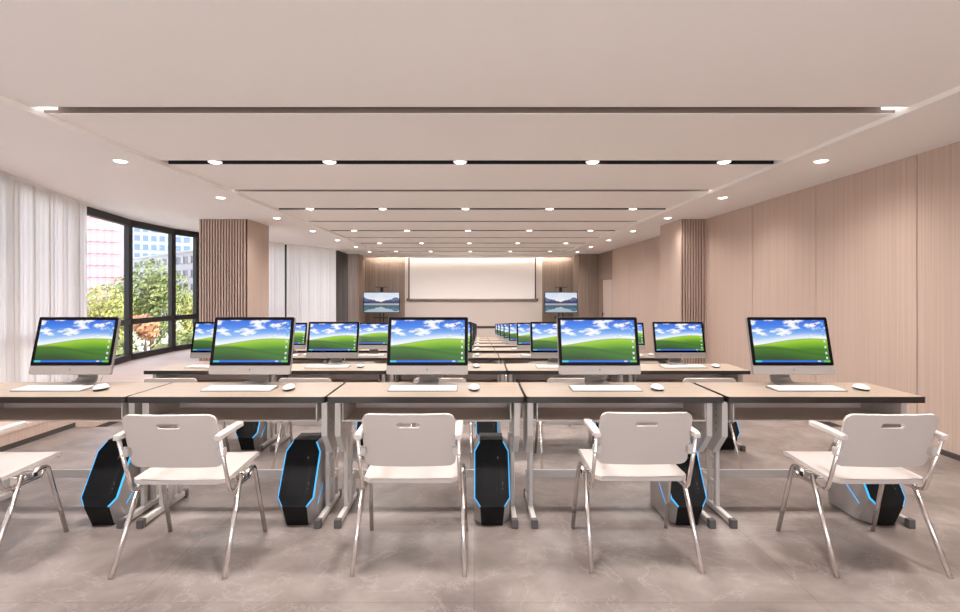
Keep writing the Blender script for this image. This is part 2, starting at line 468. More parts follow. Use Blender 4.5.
# unseen wall behind the camera; its window band is added to let in fill light
wr2 = MB()
for x0_, x1_ in ((-9.0, -5.4), (4.4, 5.2)): wr2.box(x0_, x1_, -3.15, -3.0, -.45, ZC + .2, 'white_wall')
wr2.box(-5.4, 4.4, -3.15, -3.0, -.45, .05, 'white_wall'); wr2.box(-5.4, 4.4, -3.15, -3.0, 2.75, ZC + .2, 'white_wall')
wr2.build('wall_rear', kind='structure')
for k in range(4):
    w = MB(); x0_, x1_ = -5.4 + 2.45 * k, -5.4 + 2.45 * (k + 1)
    for a in ((x0_, x0_ + .05, .05, 2.75), (x1_ - .05, x1_, .05, 2.75), (x0_, x1_, .05, .11), (x0_, x1_, 2.69, 2.75)): w.box(a[0], a[1], -3.11, -3.04, a[2], a[3], 'frame')
    fr = w.build('window_%d' % (20 + k), kind='structure')  # unseen rear window, added as a source of fill light
    g = MB(); g.poly([(x0_ + .05, -3.075, .11), (x1_ - .05, -3.075, .11), (x1_ - .05, -3.075, 2.69), (x0_ + .05, -3.075, 2.69)], 'glass'); g.build('pane', parent=fr)
bb = MB(); bb.box(xa, xb, YB - .05, YB - .03, -.115, -.03, 'dark_trim'); bb.build('baseboard_back', kind='structure')

# left side: low ledge, curved glazing, curtains
lg = MB()
lg.prism([(-4.69, -3.0), (-4.69, 10.2)] + [(-4.9, 20.1)] + [(x - .25, y) for x, y in curve[::-1]], .01, .05, 'ledge')
lg.box(-4.76, -4.70, -3.0, 10.2, ZLOW, .012, 'panel')
lg.box(-4.95, -4.89, 10.2, 20.1, ZLOW, .012, 'panel')
lg.build('wall_left', kind='structure')
base_right('baseboard_left', -4.70, -3.0, 10.2, -1)

def interp(px):
    """point of the glazing curve seen at picture column px"""
    t = (px - CX) / F
    for (xa_, ya_), (xb_, yb_) in zip(curve[2:], curve[3:]):
        fa_, fb_ = xa_ - t * ya_, xb_ - t * yb_
        if fa_ * fb_ <= 0:
            q = fa_ / (fa_ - fb_); return (xa_ + (xb_ - xa_) * q, ya_ + (yb_ - ya_) * q)
def mullion_post(w, x, y, ang, z0, z1, t=.055, dpt=.09):
    b = bmesh.new(); bmesh.ops.create_cube(b, size=1)
    bmesh.ops.transform(b, verts=b.verts[:], matrix=Matrix.Translation((x, y, (z0 + z1) / 2)) @ Matrix.Rotation(ang, 4, 'Z') @ Matrix.Diagonal((t * 2, dpt * 2, z1 - z0, 1)))
    w.add(b, 'frame')
def bar(w, p, q, z0, z1, m, t=.05):
    P, Q = Vector((p[0], p[1], 0)), Vector((q[0], q[1], 0)); d_ = Q - P; ang = math.atan2(d_.y, d_.x)
    b = bmesh.new(); bmesh.ops.create_cube(b, size=1)
    mid = (P + Q) / 2
    bmesh.ops.transform(b, verts=b.verts[:], matrix=Matrix.Translation((mid.x, mid.y, (z0 + z1) / 2)) @ Matrix.Rotation(ang, 4, 'Z') @ Matrix.Diagonal((d_.length + .02, t * 2, z1 - z0, 1)))
    w.add(b, m)
nodes = [curve[1], curve[2], curve[3], (-6.40, 8.05)] + [interp(128.3), interp(172)] + [(-6.75, 12.55), interp(255), interp(285.3), interp(318), (-5.1, 20.1)]
for k, (p, q) in enumerate(zip(nodes, nodes[1:])):
    w = MB(); ang = math.atan2(q[1] - p[1], q[0] - p[0])
    bar(w, p, q, ZS - .13, ZS + .02, 'frame'); bar(w, p, q, .05, .17, 'frame'); bar(w, p, q, EYE - .69, EYE - .58, 'frame')
    mullion_post(w, p[0], p[1], ang, .05, ZS, .06, .05)
    if k == len(nodes) - 2: mullion_post(w, q[0], q[1], ang, .05, ZS, .06, .05)
    fr = w.build('window_%d' % (k + 1), kind='structure')
    for z0, z1 in ((.17, EYE - .69), (EYE - .58, ZS - .13)):
        g = MB(); g.poly([(p[0], p[1], z0), (q[0], q[1], z0), (q[0], q[1], z1), (p[0], p[1], z1)], 'glass')
        g.build('pane', parent=fr)
wl = MB(); prev = curve[0]
for q in curve[1:2]:
    bar(wl, (prev[0] - .2, prev[1]), (q[0] - .2, q[1]), -.1, ZS + .1, 'white_wall'); prev = q
wl.build('wall_left', kind='structure')

def curtain(path, mat, label, amp=.05, wave=.14, group=None):
    """a hanging pleated cloth along a plan path"""
    pts = [Vector((x, y)) for x, y in path]; L_ = [0]
    for a, c in zip(pts, pts[1:]): L_.append(L_[-1] + (c - a).length)
    n = int(L_[-1] / wave * 9); b = bmesh.new(); cols = []
    rnd = random.Random(len(label))
    for i in range(n + 1):
        s = L_[-1] * i / n
        k = max(j for j in range(len(L_) - 1) if L_[j] <= s + 1e-9)
        t = (s - L_[k]) / (L_[k + 1] - L_[k]); p = pts[k].lerp(pts[k + 1], t)
        d_ = (pts[k + 1] - pts[k]).normalized(); nn = Vector((-d_.y, d_.x))
        ph = 2 * math.pi * s / wave + 1.3 * math.sin(s * 2.1)
        off = amp * math.sin(ph) + amp * .35 * math.sin(ph * 2.3 + 1)
        along = amp * .3 * math.sin(2 * ph)
        col = []
        for j in range(7):
            z = .056 + (ZS - .035 - .056) * j / 6
            k2 = 1 - .15 * j / 6
            q = p + nn * off * k2 + d_ * along
            col.append(b.verts.new((q.x, q.y, z)))
        cols.append(col)
    for A, B in zip(cols, cols[1:]):
        for j in range(6):
            f = b.faces.new([A[j], B[j], B[j + 1], A[j + 1]]); f.smooth = True
    root = thing('curtain', (path[0][0], path[0][1], 0.05), label, 'curtain', group)
    for v in b.verts: v.co -= root.location
    c = MB(); c.add(b, mat, True); c.build('curtain_cloth', parent=root)
    r = MB()
    for a, q in zip(path, path[1:]):
        bar(r, (a[0] - root.location.x, a[1] - root.location.y), (q[0] - root.location.x, q[1] - root.location.y), ZS - .035 - .05, ZS - .05, 'lamp_ring', .02)
    r.build('curtain_track', parent=root)
    return root
curtain([(-4.75, 3.6), (-5.07, 4.6), (-5.62, 6.24), (-6.36, 8.46)], 'curtain', 'long sheer white pleated curtain beside the clear windows, behind the first row of desks', group='white sheer curtains')
def pxpt(px, Y): return ((px - CX) * Y / F, Y)
curtain([(-6.42, 13.2), pxpt(270, 14.9), pxpt(283.5, 15.45)], 'curtain', 'narrow sheer white curtain between slatted pillar and dark gap in the drapes', group='white sheer curtains')
curtain([pxpt(287, 15.6), pxpt(335.4, 17.68)], 'curtain', 'wide sheer white curtain hanging next to the black drape', group='white sheer curtains')
curtain([pxpt(336.5, 17.75), pxpt(347, 19.6)], 'curtain_dark', 'black pleated drape beside the brown pillar near the television', wave=.3, amp=.06)

# ------------------------------------------------------------------ desk
W, DD, HT = 1.2, .50, .81
def make_desk():
    root = thing('desk', (0, 0, 0), 'x', 'desk', 'training desks in rows')
    t = MB(); t.prism(rounded_rect(-W / 2 + .009, W / 2 - .009, .007, DD - .007, .016), HT - .031, HT, 'desk_top', .002); t.build('desktop', root)
    # dark edging around the board, a ring slightly proud of it
    e = MB(); o_ = rounded_rect(-W / 2 + .003, W / 2 - .003, 0, DD, .021); i_ = rounded_rect(-W / 2 + .009, W / 2 - .009, .007, DD - .007, .016)
    n = len(o_); z0, z1 = HT - .037, HT - .001
    V = [[e.bm.verts.new((x, y, z)) for x, y in pp] for pp, z in ((o_, z0), (o_, z1), (i_, z1), (i_, z0))]
    mi = e.mi('desk_edge')
    for A, B in ((0, 1), (1, 2), (2, 3), (3, 0)):
        for k in range(n):
            f = e.bm.faces.new([V[A][k], V[A][(k + 1) % n], V[B][(k + 1) % n], V[B][k]]); f.material_index = mi
    bmesh.ops.recalc_face_normals(e.bm, faces=e.bm.faces[:])
    e.build('edge_band', root)
    s = MB(); xi = W / 2 - .085
    s.box(-xi, xi, .09, .432, .640, .648, 'metal_grey')            # tray floor, its folded front lip
    s.box(-xi + .001, xi - .001, .101, .431, .6481, .649, 'tray')
    s.box(-xi, xi, .425, .435, .60, HT - .037, 'tray')               # back panel
    for q in (-1, 1): s.box(*sorted((q * xi, q * (xi + .006))), .09, .435, .636, HT - .037, 'metal_grey')
    for q in (-1, 1):
        for y, z in ((.2, .73), (.34, .73), (.34, .69)):
            b = bmesh.new(); bmesh.ops.create_uvsphere(b, u_segments=8, v_segments=5, radius=.004)
            bmesh.ops.translate(b, verts=b.verts[:], vec=(q * (xi - .001), y, z)); s.add(b, 'metal_grey')
    s.build('under_shelf', root, label='grey metal open shelf')
    lx = W / 2 - .06
    for q in (-1, 1):
        l = MB()
        l.box(q * lx - .016, q * lx + .016, .06, .52, .012, .05, 'metal_grey', .006)
        for y in (.27, .37): l.box(q * lx - .013, q * lx + .013, y - .018, y + .018, .045, .50, 'metal_grey', .004)
        l.box(q * lx - .012, q * lx + .012, .462, .49, .045, .215, 'metal_grey', .003)
        for z in (.17, .32): l.box(q * lx - .009, q * lx + .009, .285, .355, z, z + .03, 'metal_grey')
        l.box(q * lx - .009, q * lx + .009, .38, .47, .175, .205, 'metal_grey')
        # telescopic sleeve, drilled, tapering at its foot
        b = bmesh.new()
        prof = [(.12, HT - .037), (.41, HT - .037), (.41, .47), (.39, .40), (.25, .40), (.12, .54)]
        f = b.faces.new([b.verts.new((q * (lx + .018) - .019, y, z)) for y, z in prof])
        r = bmesh.ops.extrude_face_region(b, geom=[f]); bmesh.ops.translate(b, verts=[g for g in r['geom'] if isinstance(g, bmesh.types.BMVert)], vec=(.038, 0, 0))
        bmesh.ops.recalc_face_normals(b, faces=b.faces[:]); bmesh.ops.bevel(b, geom=b.edges[:], offset=.004, segments=2, affect='EDGES', profile=.5)
        l.add(b, 'metal_grey')
        for sx in (-1, 1):
            for y in (.20, .36):
                for k in range(5):
                    z = .56 + .045 * k; x = q * (lx + .018) + sx * .0194
                    l.poly([(x, y + .006 * math.cos(a), z + .008 * math.sin(a)) for a in [2 * math.pi * j / 8 for j in range(8)]], 'cap')
        lo = l.build('leg', root)
        for y0, y1 in ((.035, .075), (.505, .545)):
            c = MB(); c.box(q * lx - .0205, q * lx + .0205, y0, y1, 0.0, .056, 'cap', .006); c.build('foot_cap', lo, label='dark grey plastic foot cap')
    r = MB(); r.box(-lx + .012, lx - .012, .466, .486, .155, .210, 'metal_grey', .003); r.build('crossbar', root)
    return root

# ------------------------------------------------------------------ monitor
def quad(mb, o, ux, uy, u0, u1, v0, v1, m, lift=0.0, n=None):
    pts = [o + ux * u + uy * v + n * lift for u, v in ((u0, v0), (u1, v0), (u1, v1), (u0, v1))]
    f = mb.poly(pts, m)
    uvl = mb.bm.loops.layers.uv.verify()
    for lp, (u, v) in zip(f.loops, ((0, 0), (1, 0), (1, 1), (0, 1))): lp[uvl].uv = (u, v)
    return f
def make_monitor():
    """all in one computer; local origin on the desk under its stand, screen faces -y"""
    root = thing('monitor', (0, 0, 0), 'x', 'computer', 'all in one computers on the desks')
    tilt = math.radians(13.5); wid, hei = .542, .386
    up = Vector((0, math.sin(tilt), math.cos(tilt))); nrm = Vector((0, -math.cos(tilt), math.sin(tilt))); X = Vector((1, 0, 0))
    o = Vector((0, -.085, .082))                  # middle of the lower front edge
    def slab(mb, u0, u1, v0, v1, d0, d1, m, bev):
        b = bmesh.new(); bmesh.ops.create_cube(b, size=1)
        for v in b.verts:
            p = Vector(((u0 + u1) / 2 + v.co.x * (u1 - u0), (v0 + v1) / 2 + v.co.y * (v1 - v0), (d0 + d1) / 2 + v.co.z * (d1 - d0))); v.co = p
        bmesh.ops.bevel(b, geom=[e for e in b.edges if abs((e.verts[0].co - e.verts[1].co).z) > 1e-6], offset=bev, segments=4, affect='EDGES', profile=.5)
        for v in b.verts: v.co = o + X * v.co.x + up * v.co.y + nrm * v.co.z
        bmesh.ops.recalc_face_normals(b, faces=b.faces[:]); mb.add(b, m)
    c = MB(); slab(c, -wid / 2, wid / 2, 0, hei, -.022, 0, 'alu', .012)
    # swelling back of the shell
    b = bmesh.new(); bmesh.ops.create_uvsphere(b, u_segments=20, v_segments=10, radius=1)
    for v in b.verts:
        p = v.co.copy(); v.co = o + X * (p.x * .22) + up * (hei / 2 + p.y * .15) + nrm * (-.02 - max(0, -p.z) * .03)
    c.add(b, 'alu', True)
    c.build('casing', root)
    g = MB(); slab(g, -wid / 2 + .0015, wid / 2 - .0015, .058, hei - .0015, 0, .0016, 'screen_black', .011); g.build('bezel', root, label='black glass bezel')
    s = MB(); sw, s0, s1 = wid - .046, .080, hei - .022; so = o + X * (-sw / 2) + up * s0; Hs = s1 - s0; uxx, uyy = X * sw, up * Hs
    quad(s, so, uxx, uyy, 0, 1, 0, 1, 'meadow', .0019, nrm)
    quad(s, so, uxx, uyy, 0, 1, 0, .045, 'taskbar', .0022, nrm)
    quad(s, so, uxx, uyy, 0, .085, 0, .045, 'task_cyan', .0024, nrm)
    quad(s, so, uxx, uyy, .915, 1, 0, .045, 'task_green', .0024, nrm)
    quad(s, so, uxx, uyy, .835, .875, .01, .038, 'icon_white', .0024, nrm)
    for k, (u, v, m) in enumerate(((.87, .90, 'icon_red'), (.965, .92, 'icon_blue'), (.965, .77, 'icon_blue'), (.965, .65, 'icon_blue'), (.965, .50, 'icon_white'), (.965, .36, 'icon_white'), (.965, .22, 'icon_white'), (.965, .105, 'icon_white'))):
        quad(s, so, uxx, uyy, u - .012, u + .012, v - .02, v + .02, m, .0022, nrm)
        quad(s, so, uxx, uyy, u - .015, u + .015, v - .034, v - .026, 'icon_white', .0022, nrm)
    s.build('screen', root, label='lit screen with a green meadow under blue sky')
    a = MB()                                       # small fruit shaped mark on the chin
    cc = o + up * .030 + nrm * .0008; pts = []
    for k in range(20):
        t = 2 * math.pi * k / 20; r = .0062 * (1 - .12 * abs(math.cos(t)) ** 8)
        if abs((t + math.pi) % (2 * math.pi) - math.pi) < .5: r *= .72
        pts.append(cc + X * (r * .92 * math.cos(t)) + up * (r * math.sin(t) - .0008 * math.cos(2 * t)))
    a.poly(pts, 'logo_dark'); a.poly([cc + X * dx + up * dz for dx, dz in ((0, .0045), (.003, .008), (.003, .0105), (0, .009))], 'logo_dark')
    a.build('emblem', root, label='small dark fruit mark')
    st = MB(); prof = []                           # bent sheet stand: foot plate then a sweep up to the back
    path = [Vector((0, -.10, .006)), Vector((0, .03, .006)), Vector((0, .066, .012)), Vector((0, .085, .035)), Vector((0, .080, .08)), Vector((0, .055, .15)), Vector((0, .045, .20))]
    hw = [.078, .076, .072, .066, .063, .062, .062]
    fine = []
    for k in range(len(path) - 1):
        for j in range(4):
            t = j / 4; fine.append((path[k].lerp(path[k + 1], t), hw[k] + (hw[k + 1] - hw[k]) * t))
    fine.append((path[-1], hw[-1])); b = bmesh.new(); rows = []
    for k, (p, w_) in enumerate(fine):
        q = fine[min(k + 1, len(fine) - 1)][0] - fine[max(k - 1, 0)][0]; nn = Vector((0, -q.z, q.y)).normalized() * .005
        rows.append([b.verts.new((x, p.y + s_ * nn.y, p.z + s_ * nn.z)) for x, s_ in ((-w_, -1), (w_, -1), (w_, 1), (-w_, 1))])
    for A, B in zip(rows, rows[1:]):
        for k in range(4): b.faces.new([A[k], A[(k + 1) % 4], B[(k + 1) % 4], B[k]])
    b.faces.new(rows[0]); b.faces.new(rows[-1][::-1]); bmesh.ops.recalc_face_normals(b, faces=b.faces[:])
    for f in b.faces: f.smooth = False
    st.add(b, 'alu'); st.build('stand', root)
    cb = MB(); cb.tube([(.06, .052, .12), (.085, .09, .09), (.09, .105, .045), (.075, .098, .006)], .0025, 'key', 6); cb.build('power_cord', root, label='thin white cord')
    return root

def make_keyboard():
    root = thing('keyboard', (0, 0, 0), 'x', 'keyboard', 'white keyboards on the desks')
    w_, d_ = .445, .142
    b = bmesh.new()
    f = b.faces.new([b.verts.new((-w_ / 2, y, z)) for y, z in ((-d_ / 2, 0), (d_ / 2, 0), (d_ / 2, .014), (-d_ / 2, .006))])
    r = bmesh.ops.extrude_face_region(b, geom=[f]); bmesh.ops.translate(b, verts=[g for g in r['geom'] if isinstance(g, bmesh.types.BMVert)], vec=(w_, 0, 0))
    bmesh.ops.recalc_face_normals(b, faces=b.faces[:]); bmesh.ops.bevel(b, geom=b.edges[:], offset=.0025, segments=2, affect='EDGES', profile=.5)
    k = MB(); k.add(b, 'alu'); k.build('keyboard_body', root)
    ks = MB(); sl = .008 / d_
    for r_ in range(6):
        y = -d_ / 2 + .008 + r_ * .0214; n = 20 if r_ else 15
        for c in range(n):
            x0 = -w_ / 2 + .007 + c * (w_ - .014) / n; x1 = x0 + (w_ - .014) / n - .0022
            z = .0062 + sl * (y + d_ / 2)
            ks.box(x0, x1, y, y + .0190, z - .001, z + .0028, 'key')
    ks.build('keys', root)
    return root
def make_mouse():
    root = thing('computer_mouse', (0, 0, 0), 'x', 'mouse', 'white mice on the desks')
    b = bmesh.new(); bmesh.ops.create_uvsphere(b, u_segments=18, v_segments=10, radius=1)
    for v in b.verts:
        x, y, z = v.co; v.co = (x * .036, y * .062, .014 + (max(z, 0) * .024 if z > 0 else z * .003))
    m = MB(); m.add(b, 'key', True); m.build('mouse_shell', root)
    b = bmesh.new(); bmesh.ops.create_uvsphere(b, u_segments=18, v_segments=8, radius=1)
    for v in b.verts:
        x, y, z = v.co; v.co = (x * .0356, y * .0612, .0075 + z * .0075)
    m = MB(); m.add(b, 'mouse_dark', True); m.build('mouse_base', root, label='dark underside of the mouse')
    return root

# ------------------------------------------------------------------ computer tower
def make_tower():
    root = thing('computer_tower', (0, 0, 0), 'x', 'computer tower', 'black glowing computer towers under the desks')
    P = []
    for s in (-1, 1):
        P += [(s * .068, .057, .006), (s * .074, 0, .135), (s * .11, .12, .006), (s * .11, .024, .178), (s * .11, .165, .418), (s * .078, .2, .472), (s * .078, .35, .477), (s * .11, .34, .43), (s * .11, .40, .33), (s * .11, .385, .006)]
    b = MB(); b.hull(P, 'tower_silver', .004); b.build('tower_shell', root)
    # slanted front: plane through the knee and the top edge
    p0, p1 = Vector((0, 0, .135)), Vector((0, .2, .472)); up = (p1 - p0).normalized(); Ln = (p1 - p0).length
    nr = Vector((0, -up.z, up.y)); X = Vector((1, 0, 0))
    def octo(dx, d0, d1):
        hs = [(.074, d0), (.110, .052 + d0 * .3), (.110, Ln - .064 - d1 * .3), (.078, Ln - d1)]
        r = [(h_ - dx, v) for h_, v in hs]
        return r + [(-h_, v) for h_, v in r[::-1]]
    def plate(mb, outl, lo, hi, m):
        b = bmesh.new(); f = b.faces.new([b.verts.new(p0 + X * u + up * v + nr * lo) for u, v in outl])
        r = bmesh.ops.extrude_face_region(b, geom=[f]); bmesh.ops.translate(b, verts=[g for g in r['geom'] if isinstance(g, bmesh.types.BMVert)], vec=nr * (hi - lo))
        bmesh.ops.recalc_face_normals(b, faces=b.faces[:]); mb.add(b, m)
    f = MB(); plate(f, octo(.006, -.002, .003), -.006, .012, 'tower_black')
    for k in range(7):                             # fine upright ribs
        u = -.055 + k * .014
        f.hull([p0 + X * (u + a) + up * v + nr * d_ for a in (-.002, .002) for v in (.06, Ln - .07) for d_ in (.011, .0135)], 'tower_base')
    f.hull([p0 + X * (.062 + a) + up * v + nr * d_ for a in (-.012, .012) for v in (.075, Ln - .075) for d_ in (.011, .014)], 'tower_base')
    fr_ = f
    A, B = octo(.0005, -.002, -.001), octo(.0068, .006, .005)
    g = MB(); mi = g.mi('glow'); n = len(A)
    R = [[g.bm.verts.new(p0 + X * u + up * v + nr * d_) for u, v in pp] for pp, d_ in ((A, .0), (A, .0105), (B, .0105), (B, .0))]
    for i in range(4):
        for k in range(n):
            if k in (3, 7): continue               # open along the top and the knee
            g.bm.faces.new([R[i][k], R[i][(k + 1) % n], R[(i + 1) % 4][(k + 1) % n], R[(i + 1) % 4][k]]).material_index = mi
    bmesh.ops.recalc_face_normals(g.bm, faces=g.bm.faces[:])
    g.build('light_trim', root, label='glowing blue outline of the front')
    bs = MB(); bs.hull([(s * a, y, z) for s in (-1, 1) for a, y, z in ((.066, .05, .0), (.066, .12, .0), (.074, -.010, .139), (.074, .04, .139))], 'tower_base', .002); bs.build('base_block', root, label='black lower front block')
    tp = MB(); tp.hull([(s * .076, y, z) for s in (-1, 1) for y, z in ((.19, .462), (.205, .484), (.35, .489), (.35, .47))], 'tower_base', .002); tp.build('top_cap', root, label='black top cap')
    for s in (-1, 1):
        ls = MB(); b = bmesh.new(); q0, q1 = Vector((s * .1105, .10, .115)), Vector((s * .1105, .22, .20)); t = (q1 - q0).normalized(); n_ = Vector((0, -t.z, t.y)) * .003
        for pp in ((q0 + n_, q1 + n_, q1 - n_, q0 - n_),):
            ff = b.faces.new([b.verts.new(p) for p in pp]); r = bmesh.ops.extrude_face_region(b, geom=[ff])
            bmesh.ops.translate(b, verts=[g_ for g_ in r['geom'] if isinstance(g_, bmesh.types.BMVert)], vec=(s * .001, 0, 0))
        bmesh.ops.recalc_face_normals(b, faces=b.faces[:]); ls.add(b, 'glow')
        ls.build('side_light', root, label='thin glowing blue line on the flank')
    em = MB(); ec = p0 + X * .040 + up * (Ln - .105) + nr * .0145
    em.poly([ec + X * x + up * v for x, v in ((0, -.009), (.004, -.005), (.0065, .002), (.005, .007), (0, .009), (-.005, .007), (-.0065, .002), (-.004, -.005))], 'logo_dark')
    for s in (-1, 1): em.poly([ec + nr * .0005 + X * (s * x) + up * v for x, v in ((.001, -.003), (.0045, .0015), (.004, .003), (.0015, .001))], 'tower_black')
    for v in (.10, .125, .135): fr_.poly([p0 + X * (.066 + a) + up * (v + c_) + nr * .0145 for a, c_ in ((-.002, 0), (.002, 0), (.002, .006), (-.002, .006))], 'logo_dark')
    fr_.build('front_face', root)
    em.build('emblem', root, label='small grey head shaped mark')
    return root

# ------------------------------------------------------------------ chair
def arc_fillet(pts, r, n=5):
    out = [Vector(pts[0])]
    for a, p, c in zip(pts, pts[1:], pts[2:]):
        a, p, c = Vector(a), Vector(p), Vector(c); u, w_ = (a - p).normalized(), (c - p).normalized()
        rr = min(r, (a - p).length * .45, (c - p).length * .45); A, B = p + u * rr, p + w_ * rr
        for k in range(n + 1):
            t = k / n; out.append(A * (1 - t) ** 2 + p * 2 * t * (1 - t) + B * t ** 2)
    out.append(Vector(pts[-1])); return out
def make_chair():
    root = thing('folding_chair', (0, 0, 0), 'x', 'chair', 'white training chairs at the desks')
    # seat: a dished pad with a rolled front lip
    s = MB(); b = bmesh.new(); nx, ny = 16, 14; wx, ya, yb = .247, -.17, .30; grid = []
    for j in range(ny + 1):
        t = j / ny; row = []
        yy = ya + (yb - ya) * t
        cr = .036; edge = min(t, 1 - t) * (yb - ya)
        half = wx - (cr - math.sqrt(max(0, cr * cr - (cr - edge) ** 2)) if edge < cr else 0)
        for i in range(nx + 1):
            q = -1 + 2 * i / nx; x = q * half
            z = .464 + .022 * t - .010 * (1 - q * q) * (1 - (2 * t - 1) ** 2) - (.03 * max(0, (t - .86) / .14) ** 2)
            row.append(b.verts.new((x, yy, z)))
        grid.append(row)
    fs = [b.faces.new([grid[j][i], grid[j][i + 1], grid[j + 1][i + 1], grid[j + 1][i]]) for j in range(ny) for i in range(nx)]
    bmesh.ops.recalc_face_normals(b, faces=fs)
    if fs[0].normal.z < 0: bmesh.ops.reverse_faces(b, faces=fs)
    bmesh.ops.solidify(b, geom=fs, thickness=.022)
    for f in b.faces: f.smooth = True
    s.add(b, 'chair'); so = s.build('seat', root)
    # backrest with its hand slot
    bk = MB(); b = bmesh.new(); hw, z0, z1, R_ = .238, .534, .822, .040
    xs = sorted(set([round(-hw + 2 * hw * k / 28, 4) for k in range(29)] + [-.06, -.056, -.045, .045, .056, .06] + [-hw + .004, hw - .004, -hw + .011, hw - .011]))
    def col(x):
        e = hw - abs(x); c_ = R_ - math.sqrt(max(0, R_ * R_ - (R_ - e) ** 2)) if e < R_ else 0
        lo, hi = z0 + c_ * .8, z1 - c_
        zm, hh = .763, .0145
        q = hh if abs(x) <= .045 else hh * math.sqrt(max(.02, 1 - ((abs(x) - .045) / .0152) ** 2)) if abs(x) < .0601 else hh
        sl, sh = max(lo + .01, min(zm - q, hi - .02)), min(hi - .001, zm + q)
        if sh <= sl: sh = sl + .001
        zz = [lo + (sl - lo) * k / 6 for k in range(7)] + [sl + (sh - sl) * k for k in (1,)] + [sh + (hi - sh) * k / 3 for k in (1, 2, 3)]
        return zz
    cols = []
    for x in xs:
        cols.append([b.verts.new((x, -.165 - (z - z0) / (z1 - z0) * .085 - .020 * (1 - (x / hw) ** 2), z)) for z in col(x)])
    fs = []
    for k in range(len(xs) - 1):
        for j in range(len(cols[0]) - 1):
            if j == 6 and abs((xs[k] + xs[k + 1]) / 2) < .06: continue
            fs.append(b.faces.new([cols[k][j], cols[k + 1][j], cols[k + 1][j + 1], cols[k][j + 1]]))
    bmesh.ops.recalc_face_normals(b, faces=fs)
    bmesh.ops.solidify(b, geom=fs, thickness=.013)
    for f in b.faces: f.smooth = True
    bk.add(b, 'chair'); bo = bk.build('backrest', root)
    for o in (so, bo):
        m = o.modifiers.new('edge', 'EDGE_SPLIT'); m.split_angle = math.radians(40)
    for q in (-1, 1):
        t = MB(); t.tube(arc_fillet([(q * .285, -.255, 0.0), (q * .268, -.03, .442)], .02), .0125, 'chrome', 12); t.build('leg', root)
        t = MB(); t.tube(arc_fillet([(q * .285, .255, 0.0), (q * .270, .135, .435), (q * .268, .085, .445), (q * .262, .03, .415)], .03), .0125, 'chrome', 12); t.build('leg', root)
        t = MB(); t.tube(arc_fillet([(q * .256, -.247, .715), (q * .256, -.135, .390), (q * .256, .10, .390), (q * .258, .125, .42)], .045, 7), .0105, 'chrome', 12)
        # lug that carries the backrest
        t.box(*sorted((q * .222, q * .266)), -.222, -.185, .60, .645, 'chair', .006)
        t.build('arm_tube', root)
        t = MB(); b = bmesh.new(); prof = [(q * .253, y, z) for y, z in ((-.265, .708), (-.22, .713), (-.10, .717), (-.01, .718))]
        for k, p in enumerate(prof): pass
        rows = []
        for k, (x, y, z) in enumerate(prof):
            w_ = .021 if k else .016
            rows.append([b.verts.new((x + dx, y, z + dz)) for dx, dz in ((-w_, -.012), (w_, -.012), (w_, .010), (w_ * .7, .014), (-w_ * .7, .014), (-w_, .010))])
        for A, B in zip(rows, rows[1:]):
            for k in range(6): b.faces.new([A[k], A[(k + 1) % 6], B[(k + 1) % 6], B[k]])
        b.faces.new(rows[0]); b.faces.new(rows[-1][::-1]); bmesh.ops.recalc_face_normals(b, faces=b.faces[:])
        bmesh.ops.bevel(b, geom=b.edges[:], offset=.003, segments=2, affect='EDGES', profile=.5)
        t.add(b, 'chair'); t.build('armrest', root)
        t = MB(); t.box(*sorted((q * .246, q * .272)), -.03, .06, .402, .43, 'chrome', .006)
        t.box(*sorted((q * .240, q * .279)), .035, .06, .405, .43, 'black', .005)
        t.tube([(q * .240, -.022, .425), (q * .283, -.022, .425)], .011, 'chrome', 10); t.build('hinge', root, label='folding hinge under the seat')
    c = MB(); c.tube([(-.255, .05, .425), (.255, .05, .425)], .008, 'chrome', 8); c.tube([(-.255, -.022, .425), (.255, -.022, .425)], .008, 'chrome', 8)
    c.build('seat_rail', root)
    return root

